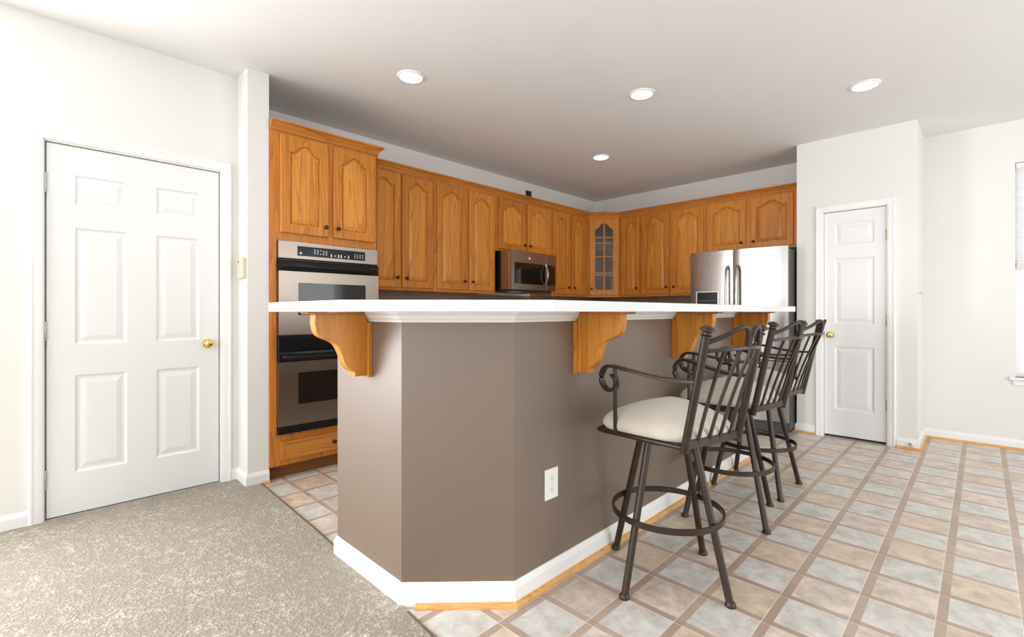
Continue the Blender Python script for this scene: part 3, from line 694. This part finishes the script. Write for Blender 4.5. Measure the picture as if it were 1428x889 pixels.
# --- backsplash, base cabinets and worktops behind the bar
struct(MB().box(XK, XK + 0.009, 1.922, YB, 0.905, ZU0).box(XK, -2.25, YB - 0.009, YB, 0.905, ZU0).build('trim_8', 'splash'))
def base_cab(x0, x1, y0, y1, face, label, nd):
    r = empty('base_cabinet', ((x0 + x1) / 2, (y0 + y1) / 2, 0), label, 'cabinet', 'honey oak base cabinets')
    if face == 'x':
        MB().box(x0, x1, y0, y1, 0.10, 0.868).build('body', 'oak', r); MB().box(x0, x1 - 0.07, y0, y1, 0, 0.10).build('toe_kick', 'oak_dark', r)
        mp_ = lambda u, w, d: (x1 + 0.0205 + d, u, w); lo, hi, ax = y0, y1, (1, 0, 0)
    else:
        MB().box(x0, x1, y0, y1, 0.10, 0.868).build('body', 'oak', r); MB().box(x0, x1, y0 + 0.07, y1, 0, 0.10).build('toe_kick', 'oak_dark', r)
        mp_ = lambda u, w, d: (u, y0 - 0.0205 - d, w); lo, hi, ax = x0, x1, (0, -1, 0)
    w = (hi - lo) / nd
    for i in range(nd):
        u0, u1 = lo + i * w + 0.02, lo + (i + 1) * w - 0.02
        mb = MB(); panel_slab(mb, (u0, u1), (0.135, 0.655), [(u0 + 0.05, u1 - 0.05, 0.185, 0.605)], mp_, 0.020, ((0, 0), (0.005, -0.008), (0.010, -0.008), (0.035, -0.002)))
        d = mb.build('door', 'oak', r); cab_knob(d, mp_(u1 - 0.028 if i % 2 == 0 else u0 + 0.028, 0.61, 0), ax)
        mb = MB(); panel_slab(mb, (u0, u1), (0.690, 0.835), [(u0 + 0.02, u1 - 0.02, 0.710, 0.815)], mp_, 0.020, ((0, 0), (0.004, -0.004), (0.010, -0.002)))
        d = mb.build('drawer', 'oak_h', r); cab_knob(d, mp_((u0 + u1) / 2, 0.762, 0), ax)
base_cab(XK + 0.002, -3.40, 1.923, 2.680, 'x', 'oak base cabinet beside the tall oven cabinet', 2)
base_cab(XK + 0.002, -3.40, 2.682, 3.440, 'x', 'oak base cabinet left of the cooktop wall', 2)
base_cab(XK + 0.002, -3.40, 3.442, 5.10, 'x', 'wide oak base cabinet under the microwave', 3)
base_cab(-3.398, -2.26, 5.17, YB - 0.002, 'y', 'oak base cabinet left of the refrigerator on the back wall', 2)
o = MB().prism([(XK + 0.010, 1.923), (-3.36, 1.923), (-3.36, 5.13), (-2.245, 5.13), (-2.245, YB - 0.010), (XK + 0.010, YB - 0.010)], 0.869, 0.905, 0.003).build('kitchen_worktop', 'counter')
tag(o, 'white kitchen worktop along the oven wall and back wall behind the bar', 'worktop')

# --- microwave
mw = empty('microwave', (-3.70, 3.83, 1.37), 'over-the-range stainless microwave with a curved bar handle', 'microwave')
Y0m, Y1m, X0m, X1m, Z0m, Z1m = 3.462, 4.180, -3.985, -3.425, 1.372, 1.788
MB().box(X0m, -3.585, Y0m, Y1m, Z0m, Z1m - 0.002, 0.004).build('case', 'black', mw)
MB().box(-3.5845, -3.452, Y0m, Y1m, Z0m + 0.004, Z1m - 0.006, 0.004).build('front_case', 'steel', mw)
mb = MB(); wy0, wy1, wz0, wz1 = 3.508, 4.000, 1.437, 1.660; ye = 4.018
for a, b_, c, d in ((Y0m, wy0, Z0m + 0.004, Z1m - 0.01), (wy1, ye, Z0m + 0.004, Z1m - 0.01), (wy0, wy1, Z0m + 0.004, wz0), (wy0, wy1, wz1, Z1m - 0.01)): mb.box(-3.451, -3.425, a, b_, c, d)
mdoor = mb.build('door', 'steel', mw, merge=True)
MB().box(-3.449, -3.428, wy0, wy1, wz0, wz1).build('window', 'glassblack', mdoor)
pts = [(-3.425 + 0.045 * math.sin(math.pi * k / 12), 3.992, 1.440 + 0.225 * k / 12) for k in range(13)]
MB().tube(pts, 0.010, 12).build('handle', 'steel_v', mdoor, True)
mb = MB().box(-3.451, -3.4265, ye + 0.002, Y1m, Z0m + 0.004, Z1m - 0.01, 0.002); ctl = mb.build('control_panel', 'steel', mw)
MB().box(-3.4265, -3.4255, ye + 0.010, Y1m - 0.012, 1.437, 1.660, 0.0004).build('keypad', 'glassblack', ctl)
MB().lathe([(0.013, 0), (0.013, 0.001), (0, 0.0012)], (-3.425, 3.74, 1.712), (1, 0, 0), 20).build('badge', 'plate', mdoor)
mb = MB(); mb.box(-3.92, -3.47, Y0m + 0.02, Y1m - 0.02, Z0m - 0.014, Z0m - 0.0005, 0.003); mb.build('underside_grille', 'darkgray', mw)
MB().box(-3.60, -3.50, Y0m + 0.10, Y0m + 0.24, Z0m - 0.018, Z0m - 0.0145, 0.001).build('task_lamp', 'plate', mw)

# --- refrigerator
fr = empty('refrigerator', (-1.73, 5.28, 0), 'stainless french-door refrigerator with water dispenser at the end of the kitchen', 'refrigerator')
FX0, FX1, FY = -2.190, -1.272, 4.955
MB().box(FX0 + 0.004, FX1 - 0.002, FY, YB - 0.06, 0.03, 1.735, 0.004).build('case', 'darkgray', fr)
def fdoor(x0, x1, z0, z1, name):
    mb = MB(); bm = mb.bm; n = 16; F_, B_ = [], []
    for k in range(n + 1):
        t = k / n; x = x0 + (x1 - x0) * t; e = 1 - abs(2 * t - 1) ** 6; y = FY - 0.052 - 0.020 * math.sin(math.pi * ((x - FX0) / (FX1 - FX0))) + 0.008 * (1 - e)
        F_.append((x, y))
    pts = F_ + [(x1, FY - 0.003), (x0, FY - 0.003)]
    mb.prism(pts, z0, z1); return mb.build(name, 'steel_v', fr, True)
xs = -1.748
ld = fdoor(FX0, xs - 0.003, 0.690, 1.758, 'left_door'); rd = fdoor(xs + 0.003, FX1, 0.690, 1.758, 'right_door')
def fy(x): return FY - 0.052 - 0.020 * math.sin(math.pi * ((x - FX0) / (FX1 - FX0)))
def vhandle(parent, x, z0, z1):
    y = fy(x); pts = [(x, y + 0.002, z0 + 0.02), (x, y - 0.035, z0 + 0.035)] + [(x, y - 0.050 - 0.008 * math.sin(math.pi * k / 8), z0 + 0.07 + (z1 - z0 - 0.14) * k / 8) for k in range(9)] + [(x, y - 0.035, z1 - 0.035), (x, y + 0.002, z1 - 0.02)]
    MB().tube(pts, 0.013, 12).build('handle', 'steel_v', parent, True)
vhandle(ld, xs - 0.048, 0.80, 1.615); vhandle(rd, xs + 0.048, 0.80, 1.615)
# dispenser
yd = fy(-2.0); mb = MB(); a, b_, c, d = -2.108, -1.900, 0.985, 1.342
for q in ((a - 0.012, a, c - 0.012, d + 0.012), (b_, b_ + 0.012, c - 0.012, d + 0.012), (a, b_, d, d + 0.012), (a, b_, c - 0.012, c)): mb.box(q[0], q[1], yd - 0.010, yd + 0.012, q[2], q[3], 0.002)
MB().box(a, b_, yd - 0.005, yd + 0.010, c, d).build('dispenser', 'black', ld)
mb.build('dispenser_frame', 'steel_v', ld)
MB().box(a + 0.02, b_ - 0.02, yd - 0.007, yd - 0.0052, 1.250, 1.266).build('dispenser_keys', 'darkgray', ld)
MB().box(-1.43, -1.355, fy(-1.39) - 0.0005, fy(-1.39) + 0.004, 1.668, 1.680).build('badge', 'plate', rd)
def fdrawer(z0, z1):
    o = fdoor(FX0, FX1, z0, z1, 'freezer_drawer')
    pts = [(-2.08, fy(-2.08) + 0.002, z1 - 0.075), (-2.07, fy(-2.08) - 0.04, z1 - 0.075)] + [(-2.03 + 0.6 * k / 8, fy(-2.03 + 0.6 * k / 8) - 0.050, z1 - 0.075) for k in range(9)] + [(-1.39, fy(-1.39) - 0.04, z1 - 0.075), (-1.38, fy(-1.38) + 0.002, z1 - 0.075)]
    MB().tube(pts, 0.013, 12).build('handle', 'steel_v', o, True)
fdrawer(0.115, 0.680)
MB().box(FX0 + 0.01, FX1 - 0.01, FY - 0.050, FY, 0.012, 0.108, 0.004).build('base_grille', 'darkgray', fr)
mb = MB()
for x in (FX0 + 0.08, FX1 - 0.08): mb.lathe([(0.02, 0), (0.02, 0.03)], (x, FY + 0.03, 0.0), (0, 0, 1), 12)
mb.build('foot', 'black', fr)
for hx in (FX0 + 0.03, FX1 - 0.15): MB().box(hx, hx + 0.12, FY - 0.002, FY + 0.10, 1.7355, 1.764, 0.005).build('hinge_cover', 'darkgray', fr)

# ------------------------------------------------------------------ small wall things
r = empty('wall_sensor', (-3.478, 0.997, 1.43), 'small cream plastic thermostat box on the narrow wall return beside the white door', 'thermostat')
MB().box(-3.541, -3.415, 0.972, 0.9968, 1.366, 1.500, 0.004).build('housing', 'cream', r)
MB().box(-3.512, -3.494, 0.9712, 0.9722, 1.468, 1.482).build('dial_window', 'darkgray', r)
r = empty('air_vent', (XK, 4.335, 2.55), 'small dark grille on the wall above the cabinets over the microwave', 'vent')
mb = MB(); mb.box(XK, XK + 0.006, 4.285, 4.385, 2.545, 2.640, 0.001); mb.build('backing', 'gap', r)
mb = MB()
for k in range(5): mb.box(XK + 0.006, XK + 0.010, 4.285, 4.385, 2.550 + k * 0.019, 2.557 + k * 0.019)
mb.build('louver', 'darkgray', r)
r = empty('door_stop', (-0.411, 5.137, 0.036), 'small round door stop on the baseboard right of the pantry door', 'door stop')
MB().lathe([(0.0, 0.028), (0.006, 0.028), (0.009, 0.020), (0.009, 0.012), (0.014, 0.008), (0.014, 0.0)], (-0.415, 5.1368, 0.040), (0, -1, 0), 16).build('bumper', 'hinge', r, True)
r = empty('wall_hook', (-0.375, 5.20, 1.30), 'tiny white hook on the pantry wall corner facing the window', 'hook')
MB().lathe([(0.0, 0.018), (0.006, 0.018), (0.008, 0.012), (0.004, 0.008), (0.004, 0.003), (0.010, 0.0)], (-0.3749, 5.20, 1.30), (1, 0, 0), 16).build('knob', 'hinge', r, True)

# recessed ceiling lights
LBL = ['recessed ceiling downlight nearest the oven cabinet, at left', 'recessed ceiling downlight in the middle above the stools', 'recessed ceiling downlight at right near the pantry wall', 'recessed ceiling downlight deepest in the kitchen, near the corner cabinets']
for (x, y), lb in zip(((-2.745, 1.812), (-1.764, 3.137), (-0.583, 4.117), (-2.782, 4.122)), LBL):
    r = empty('recessed_light', (x, y, ZC), lb, 'ceiling light', 'recessed ceiling lights')
    prof = [(0.073, ZC - 0.004), (0.076, ZC - 0.010), (0.092, ZC - 0.006), (0.096, ZC - 0.0006), (0.073, ZC - 0.0006)]
    mb = MB(); seg = 40; rg = [[mb.bm.verts.new((x + rr * math.cos(2 * math.pi * k / seg), y + rr * math.sin(2 * math.pi * k / seg), z)) for k in range(seg)] for rr, z in prof]
    for i in range(len(prof)):
        A_, B_ = rg[i], rg[(i + 1) % len(prof)]
        for k in range(seg): mb.bm.faces.new((A_[k], A_[(k + 1) % seg], B_[(k + 1) % seg], B_[k]))
    mb.build('trim_ring', 'trim', r, True)
    MB().lathe([(0.073, -0.0062), (0.04, -0.0085), (0.0, -0.0095)], (x, y, ZC), (0, 0, 1), 40).build('lens', 'lens', r, True)
    l = bpy.data.lights.new('downlight', 'SPOT'); l.energy = 14; l.color = (1, 0.88, 0.76); l.spot_size = R(120); l.spot_blend = 0.8; l.shadow_soft_size = 0.07
    lo = bpy.data.objects.new('downlight', l); COL.objects.link(lo); lo.location = (x, y, ZC - 0.02)

# ------------------------------------------------------------------ bar stool (local: faces +X, left = +Y)
WB, WF, SB, SF, SU = 0.166, 0.240, 0.221, 0.172, 0.070
ZF = 0.628
def make_stool():
    r = empty('bar_stool', (0, 0, 0), 'x', 'bar stool', 'bronze iron bar stools with cream seats', local=True)
    legs = []
    for k in range(4):
        a = math.pi / 2 * k; ca, sa = math.cos(a), math.sin(a)
        mb = MB()
        mb.tube([(ca * rr, sa * rr, z) for rr, z in ((0.284, 0.006), (0.13, 0.603))], [0.0150, 0.0150], 14)
        mb.lathe([(0.020, 0.0), (0.0215, 0.004), (0.020, 0.012), (0.016, 0.016), (0.0145, 0.020)], (ca * 0.285, sa * 0.285, 0.0), (0, 0, 1), 18)
        legs.append(mb.build('leg', 'iron', r, True))
    mb = MB(); n = 56; mb.tube([(0.2300 * math.cos(2 * math.pi * k / n), 0.2300 * math.sin(2 * math.pi * k / n), 0.288) for k in range(n)], 0, closed=True, flat=(0.0045, 0.0125))
    legs.append(mb.build('footring', 'iron', r, True))
    mb = MB(); mb.lathe([(0.0, 0.590), (0.125, 0.590), (0.125, 0.600), (0.10, 0.604), (0.10, 0.618), (0.0, 0.618)], (0, 0, 0), (0, 0, 1), 32); legs.append(mb.build('swivel_plate', 'iron', r, True))
    # seat frame
    mb = MB()
    def wat(s_): return WB + (WF - WB) * (s_ + SB) / (SF + SB)
    for sg in (1, -1):
        mb.tube([(-SB, sg * WB, ZF), (SF - 0.03, sg * wat(SF - 0.03), ZF), (SF, sg * (wat(SF) - 0.006), ZF), (SF + 0.02, sg * (wat(SF) - 0.05), ZF)], 0.0105, 12)
    fa = [(SF + 0.02 + 0.02 * math.sin(math.pi * k / 12), (wat(SF) - 0.05) * (1 - 2 * k / 12), ZF) for k in range(13)]; mb.tube(fa, 0.0105, 12)
    mb.tube([(-0.13, -wat(-0.13), ZF - 0.006), (-0.13, wat(-0.13), ZF - 0.006)], 0, flat=(0.015, 0.004)); mb.tube([(0.12, -wat(0.12), ZF - 0.006), (0.12, wat(0.12), ZF - 0.006)], 0, flat=(0.015, 0.004))
    mb.build('seat_frame', 'iron', r, True)
    # cushion: domed trapezoid with rounded corners
    mb = MB(); bm = mb.bm; NU, NV = 44, 14
    def outline(t, inset):
        # superellipse over the trapezoid
        c, s_ = math.cos(t), math.sin(t); e = 0.42
        uu = math.copysign(abs(c) ** e, c); vv = math.copysign(abs(s_) ** e, s_)
        hx = (SF + SB) / 2 + 0.012 - inset; x = (SF - SB) / 2 + 0.006 + hx * uu
        hw = (wat(x) + 0.010 - inset) + 0.006 * math.cos(uu * 1.5)
        return x, hw * vv
    prof = [(0.020, 0.637), (0.004, 0.643), (-0.004, 0.656), (-0.004, 0.670), (0.004, 0.686), (0.018, 0.702), (0.040, 0.718), (0.070, 0.734), (0.105, 0.750), (0.145, 0.763), (0.19, 0.770)]
    rings = []
    for ins, z in prof: rings.append([bm.verts.new((*outline(2 * math.pi * k / NU, min(ins, 0.16)) , z)) if ins < 0.16 else bm.verts.new((outline(2 * math.pi * k / NU, 0.16)[0] * 0.4, outline(2 * math.pi * k / NU, 0.16)[1] * 0.4, z)) for k in range(NU)])
    for A_, B_ in zip(rings, rings[1:]):
        for k in range(NU): bm.faces.new((A_[k], A_[(k + 1) % NU], B_[(k + 1) % NU], B_[k]))
    bm.faces.new(rings[0]); bm.faces.new(rings[-1])
    mb.build('seat_cushion', 'fabric', r, True)
    # back posts with finials
    lean, ZT = 0.098, 1.062
    def pb(z): return -SB - lean * (z - 0.612) / (ZT - 0.612)
    for sg in (1, -1):
        mb = MB(); mb.tube([(pb(0.612), sg * WB, 0.612), (pb(ZT), sg * WB, ZT)], 0.0155, 16)
        ax = Vector((pb(ZT) - pb(0.612), 0, ZT - 0.612)).normalized()
        mb.lathe([(0.0155, 0), (0.021, 0.001), (0.022, 0.005), (0.016, 0.008), (0.0155, 0.016), (0.020, 0.019), (0.027, 0.023), (0.026, 0.029), (0.018, 0.036), (0.007, 0.040), (0.0, 0.041)], (pb(ZT - 0.006), sg * WB, ZT - 0.006), ax, 20)
        mb.build('back_post', 'iron', r, True)
    # back rails and slats
    def bow(t, z, amp): # t in -1..1 across
        return (pb(z) - amp * (1 - t * t), t * WB, z)
    ZR0, ZR1 = 0.640, 1.000
    mb = MB(); mb.tube([bow(-1 + 2 * k / 12, ZR0, 0.006) for k in range(13)], 0, flat=(0.005, 0.017)); mb.build('lower_rail', 'iron', r, True)
    mb = MB(); mb.tube([(lambda q: (q[0], q[1], q[2] + 0.012 * (1 - (-1 + 2 * k / 16) ** 2)))(bow(-1 + 2 * k / 16, ZR1, 0.062)) for k in range(17)], 0, flat=(0.014, 0.0065)); mb.build('upper_rail', 'iron', r, True)
    for t in (-0.6, -0.2, 0.2, 0.6):
        pts = []
        for k in range(9):
            f_ = k / 8; z = ZR0 + (ZR1 + 0.006 - ZR0) * f_; amp = 0.006 + 0.056 * f_ ** 1.6; pts.append(bow(t, z, amp))
        mb = MB(); mb.tube(pts, 0, flat=(0.0075, 0.0045), up=(1, 0, 0.2)); mb.build('back_slat', 'iron', r, True)
    # crest scrolls
    for sg in (1, -1):
        P3 = [(1.0, 1.030, 0.0), (0.85, 1.040, 0.012), (0.62, 1.060, 0.035), (0.40, 1.082, 0.052), (0.24, 1.090, 0.060), (0.12, 1.078, 0.063), (0.06, 1.050, 0.064), (0.03, 1.020, 0.064)]
        ctl = [Vector((pb(z) - a_, sg * t * WB, z)) for t, z, a_ in P3]
        ctl = [ctl[0]] + ctl + [ctl[-1]]; pts = []
        for i in range(1, len(ctl) - 2):
            for k in range(5):
                t = k / 5; p0, p1, p2, p3 = ctl[i - 1], ctl[i], ctl[i + 1], ctl[i + 2]
                pts.append(0.5 * ((2 * p1) + (-p0 + p2) * t + (2 * p0 - 5 * p1 + 4 * p2 - p3) * t * t + (-p0 + 3 * p1 - 3 * p2 + p3) * t ** 3))
        pts.append(ctl[-1]); mb = MB(); mb.tube(pts, 0.0092, 12); mb.build('crest_scroll', 'iron', r, True)
    # arms
    for sg in (1, -1):
        def wa(s_): return sg * (WB + (0.238 - WB) * min(1, max(0, (s_ + SB) / (SU + SB))) ** 0.8)
        mb = MB(); za = 0.913
        S_ = [(-SB - 0.052, 0.886), (-0.20, 0.882), (-0.14, 0.884), (-0.06, 0.893), (-0.01, 0.901), (0.05, 0.910), (0.088, 0.9145)]
        pts = [(s_, wa(s_), z) for s_, z in S_]
        cx_, cz_ = 0.100, 0.8575
        for k in range(1, 30):
            th_ = math.pi / 2 - k * (2 * math.pi * 0.80) / 22; rr = 0.057 * (1 - 0.010 * k) if k < 16 else 0.057 * (1 - 0.010 * 16) * (1 - (k - 16) * 0.06)
            if k > 25: break
            pts.append((cx_ + rr * math.cos(th_), wa(0.09), cz_ + rr * math.sin(th_)))
        mb.tube(pts, 0, flat=(0.0145, 0.0062)); 
        mb.build('armrest', 'iron', r, True)
        mb = MB(); mb.tube([(SU, wa(SU), 0.908), (SU, wa(SU), 0.66), (SU + 0.002, sg * (wat(SU) + 0.012), 0.640), (SU + 0.002, sg * (wat(SU)), ZF - 0.002)], 0.0085, 12)
        mb.build('arm_support', 'iron', r, True)
    return r, legs
stool, base_parts = make_stool()
BASE = {p.name: p for p in base_parts}
def place(root, base, x, y, face, beta, label):
    root.location = (x, y, 0); root.rotation_euler = (0, 0, R(face)); root['label'] = label
    for p in base: p.rotation_euler = (0, 0, R(beta))
def copy_stool():
    c = stool.copy(); COL.objects.link(c); base = []
    for ch in list(stool.children):
        d = ch.copy(); COL.objects.link(d); d.parent = c
        if ch.name in BASE: base.append(d)
    return c, base
s2, b2_ = copy_stool(); s3, b3_ = copy_stool()
place(stool, base_parts, -0.976, 1.951, 166.3, 172 - 166.3, 'iron bar stool with cream seat nearest the camera, fully visible')
place(s2, b2_, -1.035, 2.822, 171.5, 59 - 171.5, 'middle bar stool with cream seat, partly hidden behind the nearest one')
place(s3, b3_, -1.065, 3.388, 176.0, 45 - 176.0, 'farthest bar stool with cream seat, closest to the pantry door')
for o in (stool, s2, s3):
    if '_local' in o: del o['_local']
